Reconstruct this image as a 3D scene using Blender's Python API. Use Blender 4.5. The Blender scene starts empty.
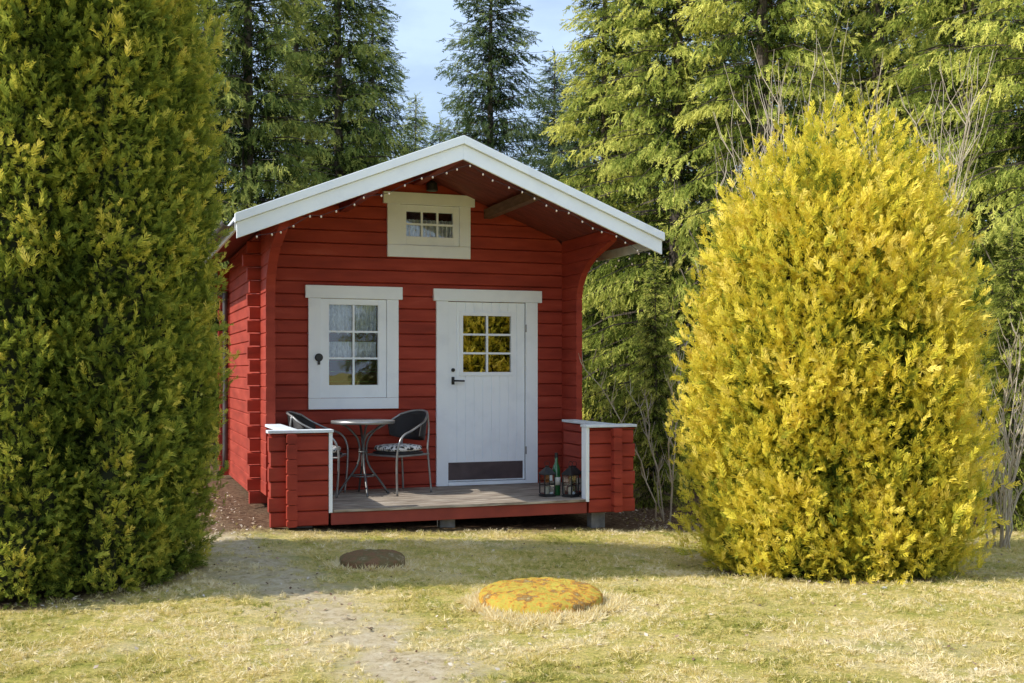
import bpy, bmesh, math, random
import numpy as np
from mathutils import Vector, Matrix, noise
PI = math.pi
S = bpy.context.scene
col = S.collection
rng = np.random.default_rng(7)
random.seed(7)
F = 1120.0
EYE = 1.5

# ------------------------------------------------------------ materials
def nodes_of(name):
    m = bpy.data.materials.new(name); m.use_nodes = True
    nt = m.node_tree; nt.nodes.clear()
    out = nt.nodes.new('ShaderNodeOutputMaterial')
    return m, nt, out

def ramp(nt, fac, stops):
    r = nt.nodes.new('ShaderNodeValToRGB')
    el = r.color_ramp.elements
    while len(el) < len(stops): el.new(0.5)
    for e, (p, c) in zip(el, stops):
        e.position = p; e.color = (c[0], c[1], c[2], 1)
    nt.links.new(fac, r.inputs[0])
    return r.outputs[0]

def noise_tex(nt, scale, detail=5, rough=.55, stretch=None, coord='Object'):
    tc = nt.nodes.new('ShaderNodeTexCoord')
    n = nt.nodes.new('ShaderNodeTexNoise')
    n.inputs['Scale'].default_value = scale
    n.inputs['Detail'].default_value = detail
    n.inputs['Roughness'].default_value = rough
    if stretch:
        mp = nt.nodes.new('ShaderNodeMapping'); mp.inputs['Scale'].default_value = stretch
        nt.links.new(tc.outputs[coord], mp.inputs[0]); nt.links.new(mp.outputs[0], n.inputs['Vector'])
    else:
        nt.links.new(tc.outputs[coord], n.inputs['Vector'])
    return n.outputs['Fac']

def mat(name, stops, scale=6, rough=.6, bump=.15, bscale=40, stretch=None, metal=0, spec=.4, detail=5):
    m, nt, out = nodes_of(name)
    p = nt.nodes.new('ShaderNodeBsdfPrincipled')
    nt.links.new(p.outputs[0], out.inputs[0])
    c = ramp(nt, noise_tex(nt, scale, detail, stretch=stretch), stops)
    nt.links.new(c, p.inputs['Base Color'])
    p.inputs['Roughness'].default_value = rough
    p.inputs['Metallic'].default_value = metal
    p.inputs['Specular IOR Level'].default_value = spec
    if bump > 0:
        b = nt.nodes.new('ShaderNodeBump'); b.inputs['Strength'].default_value = bump
        b.inputs['Distance'].default_value = .01
        nt.links.new(noise_tex(nt, bscale, 4, stretch=stretch), b.inputs['Height'])
        nt.links.new(b.outputs[0], p.inputs['Normal'])
    return m

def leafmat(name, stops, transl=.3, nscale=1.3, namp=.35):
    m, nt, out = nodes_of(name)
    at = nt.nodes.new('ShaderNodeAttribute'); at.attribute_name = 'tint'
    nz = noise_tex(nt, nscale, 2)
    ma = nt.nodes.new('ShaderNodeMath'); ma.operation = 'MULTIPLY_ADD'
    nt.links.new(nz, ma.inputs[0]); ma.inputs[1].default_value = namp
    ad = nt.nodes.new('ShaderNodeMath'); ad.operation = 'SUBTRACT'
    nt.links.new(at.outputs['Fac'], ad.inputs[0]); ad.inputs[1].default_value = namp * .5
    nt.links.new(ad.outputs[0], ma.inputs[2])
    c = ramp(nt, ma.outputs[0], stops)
    d = nt.nodes.new('ShaderNodeBsdfDiffuse'); t = nt.nodes.new('ShaderNodeBsdfTranslucent')
    mx = nt.nodes.new('ShaderNodeMixShader'); mx.inputs[0].default_value = transl
    nt.links.new(c, d.inputs[0]); nt.links.new(c, t.inputs[0])
    nt.links.new(d.outputs[0], mx.inputs[1]); nt.links.new(t.outputs[0], mx.inputs[2])
    nt.links.new(mx.outputs[0], out.inputs[0])
    return m

M = {}
M['red'] = mat('red_paint', [(.25, (.23, .033, .020)), (.5, (.34, .048, .028)), (.62, (.38, .058, .034)), (.8, (.47, .095, .06))], 1.8, .65, .3, 30, stretch=(1, 1, 5), spec=.2, detail=9)
M['redtrim'] = mat('red_beam_paint', [(.3, (.20, .030, .020)), (.7, (.32, .05, .032))], 3, .6, .2, 30)
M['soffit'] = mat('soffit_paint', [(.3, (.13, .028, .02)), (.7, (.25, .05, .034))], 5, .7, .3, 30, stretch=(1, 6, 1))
M['white'] = mat('white_paint', [(.25, (.80, .84, .88)), (.5, (.88, .92, .95)), (.8, (.90, .94, .96))], 4, .5, .12, 35)
M['bluewhite'] = mat('weathered_white_cap', [(.3, (.60, .65, .69)), (.7, (.80, .84, .87))], 8, .6, .15, 35)
M['roof'] = mat('roofing_felt', [(.3, (.05, .05, .05)), (.7, (.11, .105, .1))], 20, .9, .4, 90)
M['deck'] = mat('weathered_deck', [(.30, (.09, .065, .045)), (.45, (.24, .19, .145)), (.66, (.52, .45, .36))], 3, .8, .5, 25, stretch=(1, 9, 9), detail=10)
M['timber'] = mat('bare_timber', [(.3, (.10, .055, .03)), (.7, (.20, .11, .065))], 6, .7, .3, 30, stretch=(6, 1, 6))
M['concrete'] = mat('concrete', [(.3, (.13, .13, .125)), (.7, (.28, .27, .25))], 9, .9, .4, 60)
M['brown'] = mat('brown_kick_plate', [(.3, (.06, .042, .045)), (.7, (.11, .08, .08))], 6, .45, .1, 30)
M['black'] = mat('black_metal', [(.3, (.012, .012, .013)), (.7, (.03, .03, .03))], 10, .45, .1, 60)
M['gutter'] = mat('dark_gutter', [(.3, (.05, .045, .042)), (.7, (.10, .09, .085))], 5, .5, .1, 30)
M['steel'] = mat('grey_tube', [(.3, (.26, .26, .26)), (.7, (.40, .40, .39))], 10, .35, .05, 60, metal=.6)
M['tubedark'] = mat('dark_tube', [(.3, (.08, .08, .08)), (.7, (.15, .15, .145))], 10, .4, .05, 60, metal=.4)
M['tabletop'] = mat('table_top', [(.3, (.30, .29, .27)), (.5, (.50, .48, .45)), (.8, (.66, .64, .60))], 14, .3, .05, 60)
M['bulb'] = mat('bulb_glass', [(.3, (.66, .50, .38)), (.7, (.82, .68, .55))], 10, .2, 0)
M['candle'] = mat('candle_wax', [(.3, (.7, .66, .55)), (.7, (.8, .76, .66))], 10, .5, 0)
M['bark'] = mat('spruce_bark', [(.3, (.05, .038, .028)), (.7, (.15, .12, .09))], 8, .9, .6, 30, stretch=(4, 4, 1))
M['twig'] = mat('bare_twig', [(.3, (.30, .24, .16)), (.7, (.58, .49, .37))], 6, .8, .2, 30)
M['stone'] = mat('pale_stone', [(.3, (.35, .34, .32)), (.7, (.6, .59, .57))], 12, .8, .4, 60)

def lacemat():
    m, nt, out = nodes_of('lace_curtain_cloth')
    d = nt.nodes.new('ShaderNodeBsdfDiffuse'); d.inputs[0].default_value = (.88, .88, .9, 1)
    t = nt.nodes.new('ShaderNodeBsdfTransparent')
    c = ramp(nt, noise_tex(nt, 22, 2, .5, stretch=(3, 3, 1)), [(.35, (.55, .55, .55)), (.6, (.92, .92, .92))])
    mx = nt.nodes.new('ShaderNodeMixShader'); nt.links.new(c, mx.inputs[0]); nt.links.new(t.outputs[0], mx.inputs[1]); nt.links.new(d.outputs[0], mx.inputs[2])
    nt.links.new(mx.outputs[0], out.inputs[0]); return m
M['curtain'] = lacemat()

def wickermat():
    m, nt, out = nodes_of('black_wicker')
    p = nt.nodes.new('ShaderNodeBsdfPrincipled'); nt.links.new(p.outputs[0], out.inputs[0])
    tc = nt.nodes.new('ShaderNodeTexCoord')
    w = nt.nodes.new('ShaderNodeTexWave'); w.bands_direction = 'Z'; w.inputs['Scale'].default_value = 30; w.inputs['Distortion'].default_value = 1
    nt.links.new(tc.outputs['Object'], w.inputs['Vector'])
    c = ramp(nt, w.outputs['Fac'], [(.2, (.008, .008, .009)), (.8, (.035, .032, .032))])
    nt.links.new(c, p.inputs['Base Color']); p.inputs['Roughness'].default_value = .5
    b = nt.nodes.new('ShaderNodeBump'); b.inputs['Strength'].default_value = .7; b.inputs['Distance'].default_value = .004
    nt.links.new(w.outputs['Fac'], b.inputs['Height']); nt.links.new(b.outputs[0], p.inputs['Normal'])
    return m
M['wicker'] = wickermat()

def cushionmat():
    m, nt, out = nodes_of('floral_cushion_cloth')
    p = nt.nodes.new('ShaderNodeBsdfPrincipled'); nt.links.new(p.outputs[0], out.inputs[0])
    n = noise_tex(nt, 19, 3, .5)
    c = ramp(nt, n, [(.40, (.012, .012, .014)), (.44, (.75, .74, .72)), (.57, (.82, .81, .79)), (.61, (.015, .015, .017))])
    nt.links.new(c, p.inputs['Base Color']); p.inputs['Roughness'].default_value = .9
    return m
M['cushion'] = cushionmat()

def glassmat(name, tint, refl):
    m, nt, out = nodes_of(name)
    g = nt.nodes.new('ShaderNodeBsdfGlossy'); g.inputs['Roughness'].default_value = .015
    g.inputs['Color'].default_value = (.95, .95, .95, 1)
    t = nt.nodes.new('ShaderNodeBsdfTransparent'); t.inputs['Color'].default_value = (*tint, 1)
    fr = nt.nodes.new('ShaderNodeFresnel'); fr.inputs['IOR'].default_value = 1.5
    a = nt.nodes.new('ShaderNodeMath'); a.operation = 'ADD'; a.use_clamp = True
    nt.links.new(fr.outputs[0], a.inputs[0]); a.inputs[1].default_value = refl
    mx = nt.nodes.new('ShaderNodeMixShader')
    b = nt.nodes.new('ShaderNodeBump'); b.inputs['Strength'].default_value = .05; b.inputs['Distance'].default_value = .02
    nt.links.new(noise_tex(nt, 3, 2), b.inputs['Height']); nt.links.new(b.outputs[0], g.inputs['Normal'])
    nt.links.new(a.outputs[0], mx.inputs[0]); nt.links.new(t.outputs[0], mx.inputs[1]); nt.links.new(g.outputs[0], mx.inputs[2])
    nt.links.new(mx.outputs[0], out.inputs[0])
    return m
M['glass'] = glassmat('window_glass', (.88, .91, .91), .02)
M['doorglass'] = glassmat('door_glass', (.45, .5, .45), .32)
M['lanternglass'] = glassmat('lantern_glass', (.85, .88, .88), .03)

def mossmat(name, c, sc_=7):
    m, nt, out = nodes_of(name)
    p = nt.nodes.new('ShaderNodeBsdfPrincipled'); nt.links.new(p.outputs[0], out.inputs[0])
    c1 = ramp(nt, noise_tex(nt, sc_, 15, .82), c)
    nt.links.new(c1, p.inputs['Base Color']); p.inputs['Roughness'].default_value = .95
    p.inputs['Specular IOR Level'].default_value = .1
    b = nt.nodes.new('ShaderNodeBump'); b.inputs['Strength'].default_value = .8; b.inputs['Distance'].default_value = .03
    nt.links.new(noise_tex(nt, 34, 10, .8), b.inputs['Height']); nt.links.new(b.outputs[0], p.inputs['Normal'])
    return m
M['moss'] = mossmat('moss_on_lid', [(.34, (.12, .06, .02)), (.42, (.60, .28, .05)), (.47, (.50, .50, .09)), (.52, (.72, .33, .05)), (.57, (.24, .14, .05)), (.66, (.75, .60, .26))])
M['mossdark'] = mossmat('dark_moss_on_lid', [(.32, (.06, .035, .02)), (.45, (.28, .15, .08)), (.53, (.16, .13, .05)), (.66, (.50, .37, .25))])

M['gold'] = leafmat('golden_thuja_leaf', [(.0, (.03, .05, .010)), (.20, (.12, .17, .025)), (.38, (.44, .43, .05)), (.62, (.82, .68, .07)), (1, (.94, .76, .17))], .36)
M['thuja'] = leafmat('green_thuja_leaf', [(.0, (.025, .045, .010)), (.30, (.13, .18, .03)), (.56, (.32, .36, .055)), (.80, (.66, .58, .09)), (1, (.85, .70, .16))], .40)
M['spruceL'] = leafmat('spruce_needles', [(.04, (.022, .04, .015)), (.38, (.17, .23, .055)), (.92, (.66, .66, .17))], .33)  # low stop near black: shade between boughs put into the needle colour
M['spruceR'] = leafmat('sunlit_spruce_needles', [(.05, (.022, .04, .012)), (.36, (.28, .34, .06)), (.85, (.88, .83, .20))], .36)  # brighter copy of the needle colour for the sunlit spruces
M['spruceD'] = leafmat('shaded_spruce_needles', [(.05, (.022, .042, .018)), (.45, (.11, .165, .06)), (.95, (.38, .42, .15))], .33)  # darker copy of the needle colour for spruces standing in shade
M['grass'] = leafmat('grass_blades', [(.0, (.26, .29, .06)), (.28, (.54, .48, .13)), (.55, (.78, .64, .25)), (.98, (.92, .80, .52))], .35, 1.0, .6)
M['coregreen'] = mat('shaded_core', [(.3, (.008, .012, .004)), (.7, (.03, .036, .012))], 8, .95, .5, 20)  # near-black core colour stands in for the shade inside the bush

# ------------------------------------------------------------ mesh helpers
class MB:
    def __init__(s): s.v = []; s.f = []
    def add(s, vs, fs):
        o = len(s.v); s.v += [tuple(p) for p in vs]; s.f += [tuple(i + o for i in f) for f in fs]
    def box(s, x0, x1, y0, y1, z0, z1):
        s.add([(x0, y0, z0), (x1, y0, z0), (x1, y1, z0), (x0, y1, z0), (x0, y0, z1), (x1, y0, z1), (x1, y1, z1), (x0, y1, z1)],
              [(0, 3, 2, 1), (4, 5, 6, 7), (0, 1, 5, 4), (1, 2, 6, 5), (2, 3, 7, 6), (3, 0, 4, 7)])
    def prism(s, poly, axis, a0, a1):
        n = len(poly); vs = []
        for a in (a0, a1):
            for p, q in poly:
                vs.append((a, p, q) if axis == 'x' else (p, a, q) if axis == 'y' else (p, q, a))
        fs = [tuple(range(n))[::-1], tuple(range(n, 2 * n))] + [(i, (i + 1) % n, n + (i + 1) % n, n + i) for i in range(n)]
        s.add(vs, fs)
    def tube(s, pts, r, n=8, r1=None):
        pts = [Vector(p) for p in pts]; k = len(pts); vs = []
        t0 = (pts[1] - pts[0]).normalized()
        up = Vector((0, 0, 1)) if abs(t0.z) < .9 else Vector((1, 0, 0))
        nrm = t0.cross(up).normalized()
        for i, p in enumerate(pts):
            t = (pts[min(i + 1, k - 1)] - pts[max(i - 1, 0)]).normalized()
            nrm = (nrm - t * nrm.dot(t)).normalized(); b = t.cross(nrm)
            rr = r if r1 is None else r + (r1 - r) * i / (k - 1)
            for j in range(n):
                a = 2 * PI * j / n
                vs.append(p + nrm * math.cos(a) * rr + b * math.sin(a) * rr)
        fs = [(i * n + j, i * n + (j + 1) % n, (i + 1) * n + (j + 1) % n, (i + 1) * n + j) for i in range(k - 1) for j in range(n)]
        if n > 3: fs += [tuple(range(n))[::-1], tuple((k - 1) * n + j for j in range(n))]
        s.add(vs, fs)
    def lathe(s, prof, c=(0, 0, 0), n=24, rfun=None):
        vs = []
        for r, z in prof:
            for j in range(n):
                a = 2 * PI * j / n; q = r * (rfun(a) if rfun else 1)
                vs.append((c[0] + q * math.cos(a), c[1] + q * math.sin(a), c[2] + z))
        k = len(prof)
        fs = [(i * n + j, i * n + (j + 1) % n, (i + 1) * n + (j + 1) % n, (i + 1) * n + j) for i in range(k - 1) for j in range(n)]
        fs += [tuple(range(n))[::-1], tuple((k - 1) * n + j for j in range(n))]
        s.add(vs, fs)
    def build(s, name, m, parent=None, smooth=False, bevel=0):
        me = bpy.data.meshes.new(name); me.from_pydata(s.v, [], s.f)
        bm = bmesh.new(); bm.from_mesh(me); bmesh.ops.recalc_face_normals(bm, faces=bm.faces); bm.to_mesh(me); bm.free()
        me.materials.append(m)
        if smooth: me.polygons.foreach_set('use_smooth', [True] * len(me.polygons))
        o = bpy.data.objects.new(name, me); col.objects.link(o)
        if parent: o.parent = parent
        if bevel:
            b = o.modifiers.new('bevel', 'BEVEL'); b.width = bevel; b.segments = 2; b.limit_method = 'ANGLE'
        return o

def spline(pts, n=6):
    P = [Vector(p) for p in pts]; out = []
    for i in range(len(P) - 1):
        a = P[max(i - 1, 0)]; b = P[i]; c = P[i + 1]; d = P[min(i + 2, len(P) - 1)]
        for k in range(n):
            t = k / n
            out.append(.5 * ((2 * b) + (c - a) * t + (2 * a - 5 * b + 4 * c - d) * t * t + (3 * b - a - 3 * c + d) * t ** 3))
    out.append(P[-1]); return out

def np_mesh(name, V, Fc, m, tint=None):
    me = bpy.data.meshes.new(name)
    me.vertices.add(len(V)); me.vertices.foreach_set('co', np.ascontiguousarray(V, dtype=np.float32).ravel())
    me.loops.add(len(Fc) * 4); me.loops.foreach_set('vertex_index', np.ascontiguousarray(Fc, dtype=np.int32).ravel())
    me.polygons.add(len(Fc)); me.polygons.foreach_set('loop_start', np.arange(len(Fc), dtype=np.int32) * 4)
    me.update(calc_edges=True)
    if tint is not None:
        a = me.attributes.new('tint', 'FLOAT', 'POINT'); a.data.foreach_set('value', np.ascontiguousarray(tint, dtype=np.float32))
    me.materials.append(m)
    return me

def mobj(name, me, parent=None):
    o = bpy.data.objects.new(name, me); col.objects.link(o)
    if parent: o.parent = parent
    return o

def tag(o, label, cat, group=None, kind=None):
    if label: o['label'] = label
    if cat: o['category'] = cat
    if group: o['group'] = group
    if kind: o['kind'] = kind
    return o

def empty(name, loc, rz=0, label=None, cat=None, group=None):
    o = bpy.data.objects.new(name, None); col.objects.link(o); o.empty_display_size = .1
    o.location = loc; o.rotation_euler = (0, 0, rz); tag(o, label, cat, group); return o

def copy_tree(o, parent=None):
    c = o.copy(); col.objects.link(c); c.parent = parent
    for ch in list(o.children): copy_tree(ch, c)
    return c

def template(blades, bend=.15):
    V = []; Fc = []
    for (bx, ang, roll, L, w) in blades:
        a = math.radians(ang); b = math.radians(roll); i = len(V)
        d = Vector((math.cos(a), math.sin(a) * math.cos(b), math.sin(a) * math.sin(b)))
        p = Vector((-math.sin(a), math.cos(a) * math.cos(b), math.cos(a) * math.sin(b)))
        o = Vector((bx, 0, 0))
        for q in (o, o + d * L * .5 + p * w / 2, o + d * L, o + d * L * .5 - p * w / 2):
            V.append((q.x, q.y, q.z - bend * (q.x ** 2 + 1.2 * q.y ** 2)))
        Fc.append((i, i + 1, i + 2, i + 3))
    return np.array(V), np.array(Fc)

def norm(a): return a / np.maximum(np.linalg.norm(a, axis=1, keepdims=True), 1e-9)

def scatter(name, tmpl, pos, d, sc, tint, m, ref=None):
    TV, TF = tmpl; k = len(pos)
    X = norm(d)
    if ref is None: ref = rng.normal(size=(k, 3))
    Y = norm(np.cross(ref, X)); Z = np.cross(X, Y)
    V = pos[:, None, :] + sc[:, None, None] * (TV[None, :, 0:1] * X[:, None, :] + TV[None, :, 1:2] * Y[:, None, :] + TV[None, :, 2:3] * Z[:, None, :])
    n = len(TV)
    Fc = TF[None] + (np.arange(k) * n)[:, None, None]
    tt = np.repeat(tint, n) + np.tile(TV[:, 0] * .22 - .08, k) + np.repeat(rng.normal(size=k * (n // 4)) * .05, 4)
    return np_mesh(name, V.reshape(-1, 3), Fc.reshape(-1, 4), m, tt)

# ------------------------------------------------------------ ground
def sst(a, b, x):
    t = min(1, max(0, (x - a) / (b - a))); return t * t * (3 - 2 * t)
def gz(x, y):
    z = -.02 - .05 * min(4.2, max(0, x + 2.3)) * sst(7, 10.5, y)
    z += .02 * noise.noise(Vector((x * .6, y * .6, 3)))
    z += .014 * noise.noise(Vector((x * 2.3, y * 2.3, 7)))
    return z
TH = math.atan(400 / 1120.0)
cT, sT = math.cos(TH), math.sin(TH)
OX, OY = -2.30, 10.63
BX, BY = 2.70, 9.45
HX, HY = -3.60, 8.25
def W(u, v, z=0): return (OX + cT * u - sT * v, OY + sT * u + cT * v, z)
def toL(x, y): return (cT * (x - OX) + sT * (y - OY), -sT * (x - OX) + cT * (y - OY))
PATH = [(-3.2, 13), (-2.75, 10.4), (-1.75, 8.3), (-1.0, 6.8), (-.45, 5.6), (-.1, 4.2)]
def bare(x, y):
    best = 9
    for (x0, y0), (x1, y1) in zip(PATH, PATH[1:]):
        dx, dy = x1 - x0, y1 - y0; t = max(0, min(1, ((x - x0) * dx + (y - y0) * dy) / (dx * dx + dy * dy)))
        best = min(best, math.hypot(x - x0 - t * dx, y - y0 - t * dy))
    n = noise.noise(Vector((x * 1.7, y * 1.7, 1)))
    b = math.exp(-(best / (.37 + .18 * n)) ** 2) * (.88 + .6 * noise.noise(Vector((x * 5, y * 5, 2))) + .6 * noise.noise(Vector((x * 14, y * 14, 2))))
    b += .9 * max(0, noise.noise(Vector((x * .9 + 5, y * 1.4, 8))) - .20)
    b += .9 * max(0, noise.noise(Vector((x * 3.1, y * 3.1, 18))) - .26)
    return max(0, min(1, b))
def litter(x, y):
    u, v = toL(x, y); r = 0
    if v > -.5: r = sst(-.45, .2, v) * (1 if u > -.3 else .9)
    r = max(r, sst(11.2, 13.2, y + .8 * noise.noise(Vector((x, y, 4)))))
    r = max(r, 1 - sst(.75, 1.3, math.hypot((x - BX), y - BY) + .15 * noise.noise(Vector((x * 3, y * 3, 4)))))
    r = max(r, 1 - sst(.95, 1.35, math.hypot((x - HX), y - HY) + .15 * noise.noise(Vector((x * 3, y * 3, 4)))))
    return r
def axis_pts(a, b, st, lo, hi):
    p = list(np.arange(a, b, st)); s = st; x = b
    while x < hi: p.append(x); s *= 1.35; x += s
    p.append(hi); s = st; x = a - s; q = []
    while x > lo: q.append(x); s *= 1.35; x -= s
    q.append(lo); return q[::-1] + p
xs = axis_pts(-6, 6.5, .06, -400, 400); ys = axis_pts(4.0, 14, .06, -300, 500)
V = []; B = []; Lt = []
for y in ys:
    for x in xs:
        V.append((x, y, gz(x, y) + (.016 * noise.noise(Vector((x * 9, y * 9, 1))) if 3 < y < 14 else 0)))
        B.append(bare(x, y) if 3 < y < 15 else 0); Lt.append(litter(x, y))
nx = len(xs); ny = len(ys)
Fc = [(j * nx + i, j * nx + i + 1, (j + 1) * nx + i + 1, (j + 1) * nx + i) for j in range(ny - 1) for i in range(nx - 1)]
def groundmat():
    m, nt, out = nodes_of('mossy_lawn')
    p = nt.nodes.new('ShaderNodeBsdfPrincipled'); nt.links.new(p.outputs[0], out.inputs[0])
    p.inputs['Roughness'].default_value = .95; p.inputs['Specular IOR Level'].default_value = .1
    a = ramp(nt, noise_tex(nt, 1.6, 13, .8), [(.36, (.28, .30, .055)), (.45, (.54, .48, .12)), (.54, (.74, .59, .22)), (.66, (.84, .70, .42))])
    f = ramp(nt, noise_tex(nt, 40, 8, .9), [(.34, (.18, .20, .15)), (.47, (.92, .92, .88)), (.64, (1.42, 1.38, 1.28))])
    mu = nt.nodes.new('ShaderNodeMix'); mu.data_type = 'RGBA'; mu.blend_type = 'MULTIPLY'; mu.inputs[0].default_value = 1
    nt.links.new(a, mu.inputs[6]); nt.links.new(f, mu.inputs[7])
    bc = ramp(nt, noise_tex(nt, 16, 12, .85), [(.34, (.30, .21, .11)), (.47, (.70, .56, .34)), (.63, (.88, .77, .56))])
    lc = ramp(nt, noise_tex(nt, 20, 8, .75), [(.3, (.05, .032, .02)), (.5, (.17, .10, .06)), (.62, (.30, .20, .12)), (.75, (.44, .35, .22))])
    def at(n):
        q = nt.nodes.new('ShaderNodeAttribute'); q.attribute_name = n; return q.outputs['Fac']
    m1 = nt.nodes.new('ShaderNodeMix'); m1.data_type = 'RGBA'; nt.links.new(at('bare'), m1.inputs[0])
    nt.links.new(mu.outputs[2], m1.inputs[6]); nt.links.new(bc, m1.inputs[7])
    m2 = nt.nodes.new('ShaderNodeMix'); m2.data_type = 'RGBA'; nt.links.new(at('litter'), m2.inputs[0])
    nt.links.new(m1.outputs[2], m2.inputs[6]); nt.links.new(lc, m2.inputs[7])
    nt.links.new(m2.outputs[2], p.inputs['Base Color'])
    b = nt.nodes.new('ShaderNodeBump'); b.inputs['Strength'].default_value = 1; b.inputs['Distance'].default_value = .035
    nt.links.new(noise_tex(nt, 32, 8, .85), b.inputs['Height']); nt.links.new(b.outputs[0], p.inputs['Normal'])
    return m
me = np_mesh('ground', np.array(V), np.array(Fc), groundmat())
for nm, dat in (('bare', B), ('litter', Lt)):
    a = me.attributes.new(nm, 'FLOAT', 'POINT'); a.data.foreach_set('value', np.array(dat, dtype=np.float32))
me.polygons.foreach_set('use_smooth', [True] * len(me.polygons))
g = mobj('ground', me); g['kind'] = 'structure'

LID1 = (.19, 7.25, .40); LID2 = (-1.10, 8.85, .255)
tv = []; tf = []
for k in range(5):
    a = k * 2.4 + .3; lean = .25 + .12 * k; w = .05; i = len(tv)
    dx, dy = math.cos(a), math.sin(a); bx, by = dx * .08, dy * .08; h = 1 - .1 * k
    tv += [(0.0, bx - dy * w, by + dx * w), (0.0, bx + dy * w, by - dx * w), (h * .6, bx + dx * lean * .4 + dy * w * .7, by + dy * lean * .4 - dx * w * .7), (h, bx + dx * lean, by + dy * lean)]
    tf.append((i, i + 1, i + 2, i + 3))
gtm = (np.array(tv), np.array(tf))
P = []; sc = []; ti = []; D = []
def blocked(x, y):
    u, v = toL(x, y)
    if -.05 < u < 3.87 and -.02 < v < 5.6: return True
    if math.hypot(x - LID1[0], y - LID1[1]) < LID1[2] * .98 or math.hypot(x - LID2[0], y - LID2[1]) < LID2[2]: return True
    if math.hypot(x - BX, y - BY) < .8 or math.hypot(x - HX, y - HY) < 1.0: return True
    return False
while len(P) < 85000:
    q = random.random(); y = 1 / ((1 / 4.7) + (1 / 13.5 - 1 / 4.7) * q); x = (random.random() - .5) * (y * 1.0 + 1.0)
    if blocked(x, y): continue
    b = bare(x, y); l = litter(x, y)
    if random.random() < b * 1.1 or random.random() < l * .85: continue
    n = noise.noise(Vector((x * 1.2, y * 1.2, 5))); n2 = noise.noise(Vector((x * 4, y * 4, 9))); n3 = noise.noise(Vector((x * 11, y * 11, 9)))
    if n2 + n3 < -.05 and random.random() < .7: continue
    flat = random.random() < .18
    P.append((x, y, gz(x, y) + (.010 if flat else -.004))); sc.append((.012 + .016 * random.random()) * (1 + .8 * n2 + .6 * n3) * (1 + .25 * (y - 5) / 5) * (1.3 if flat else 1)); ti.append(.42 + .7 * n + .55 * (random.random() - .5) + .2 * b + .35 * n3 + (.3 if flat else 0))
    D.append((random.gauss(0, 1), random.gauss(0, 1), .12) if flat else (random.gauss(0, .5), random.gauss(0, .5), 1))
for (lx, ly, lr, cnt) in ((*LID1, 3200), (*LID2, 450)):
    for k in range(cnt):
        a = random.random() * 2 * PI; nn = noise.noise(Vector((math.cos(a) * 2.4, math.sin(a) * 2.4, lx))) + .5 * noise.noise(Vector((math.cos(a) * 7, math.sin(a) * 7, lx)))
        r = lr * (1.03 + max(.08, .26 + .6 * nn - .14 * math.sin(a)) * random.random() ** 1.2)
        x = lx + math.cos(a) * r; y = ly + math.sin(a) * r
        P.append((x, y, gz(x, y))); sc.append(.025 + .05 * random.random()); ti.append(.6 + .5 * random.random())
        D.append((random.gauss(math.cos(a) * .6, 1), random.gauss(math.sin(a) * .6, 1), .6))
me = scatter('grass', gtm, np.array(P), np.array(D), np.array(sc), np.array(ti), M['grass'])
tag(mobj('grass', me), 'short yellowish mossy grass of the lawn', 'grass', kind='stuff')
lt = template([(0, 0, 0, 1, .6)], .3)
P = []; D = []; ti = []; sc = []
while len(P) < 6000:
    q = random.random(); y = 5 + 9 * q; x = (random.random() - .5) * (y + 1)
    if blocked(x, y) or random.random() > .06 + litter(x, y) + .2 * bare(x, y): continue
    P.append((x, y, gz(x, y) + .012)); D.append((random.gauss(0, 1), random.gauss(0, 1), random.gauss(0, .25))); ti.append(random.random()); sc.append(.018 + .025 * random.random())
M['litter'] = leafmat('dry_leaf', [(.1, (.12, .07, .045)), (.5, (.36, .25, .16)), (.9, (.65, .56, .45))], .1)
me = scatter('leaf_litter', lt, np.array(P), np.array(D), np.array(sc), np.array(ti), M['litter'], ref=np.tile([0, 0, 1.0], (len(P), 1)) + rng.normal(size=(len(P), 3)) * .3)
tag(mobj('leaf_litter', me), 'dry brown leaves and bits scattered over the lawn', 'leaves', kind='stuff')

def lid(x, y, r, h, m, label, amp):
    mb = MB()
    rings = 40; n = 110; vs = []
    for i in range(rings + 1):
        rr = r * (1 - i / rings) if i else r
        for j in range(n):
            a = 2 * PI * j / n; wob = 1 + .04 * noise.noise(Vector((math.cos(a) * 1.5, math.sin(a) * 1.5, x))) + .02 * noise.noise(Vector((math.cos(a) * 9, math.sin(a) * 9, x)))
            q = max(rr, .004) * wob; cx_, cy_ = q * math.cos(a), q * math.sin(a)
            z = h * (1 - .35 * (rr / r) ** 6) + amp * .6 * noise.noise(Vector((cx_ * 7, cy_ * 7, y))) + amp * .6 * noise.noise(Vector((cx_ * 20, cy_ * 20, y))) + amp * .4 * noise.noise(Vector((cx_ * 50, cy_ * 50, y)))
            vs.append((cx_, cy_, z))
    vs = [(vs[j][0] * 1.02, vs[j][1] * 1.02, -.12) for j in range(n)] + vs
    fs = [(i * n + j, i * n + (j + 1) % n, (i + 1) * n + (j + 1) % n, (i + 1) * n + j) for i in range(rings + 1) for j in range(n)]
    mb.add(vs, fs)
    o = mb.build('well_lid', m, smooth=True); o.location = (x, y, gz(x, y)); o.rotation_euler = (.02, -.01, .4)
    tag(o, label, 'well lid'); return o
lid(*LID1, .12, M['moss'], 'large round lid covered in orange and green moss, ringed by dry grass', .016)
lid(*LID2, .10, M['mossdark'], 'smaller dark round mossy lid in the shade in front of the porch', .012)
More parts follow.
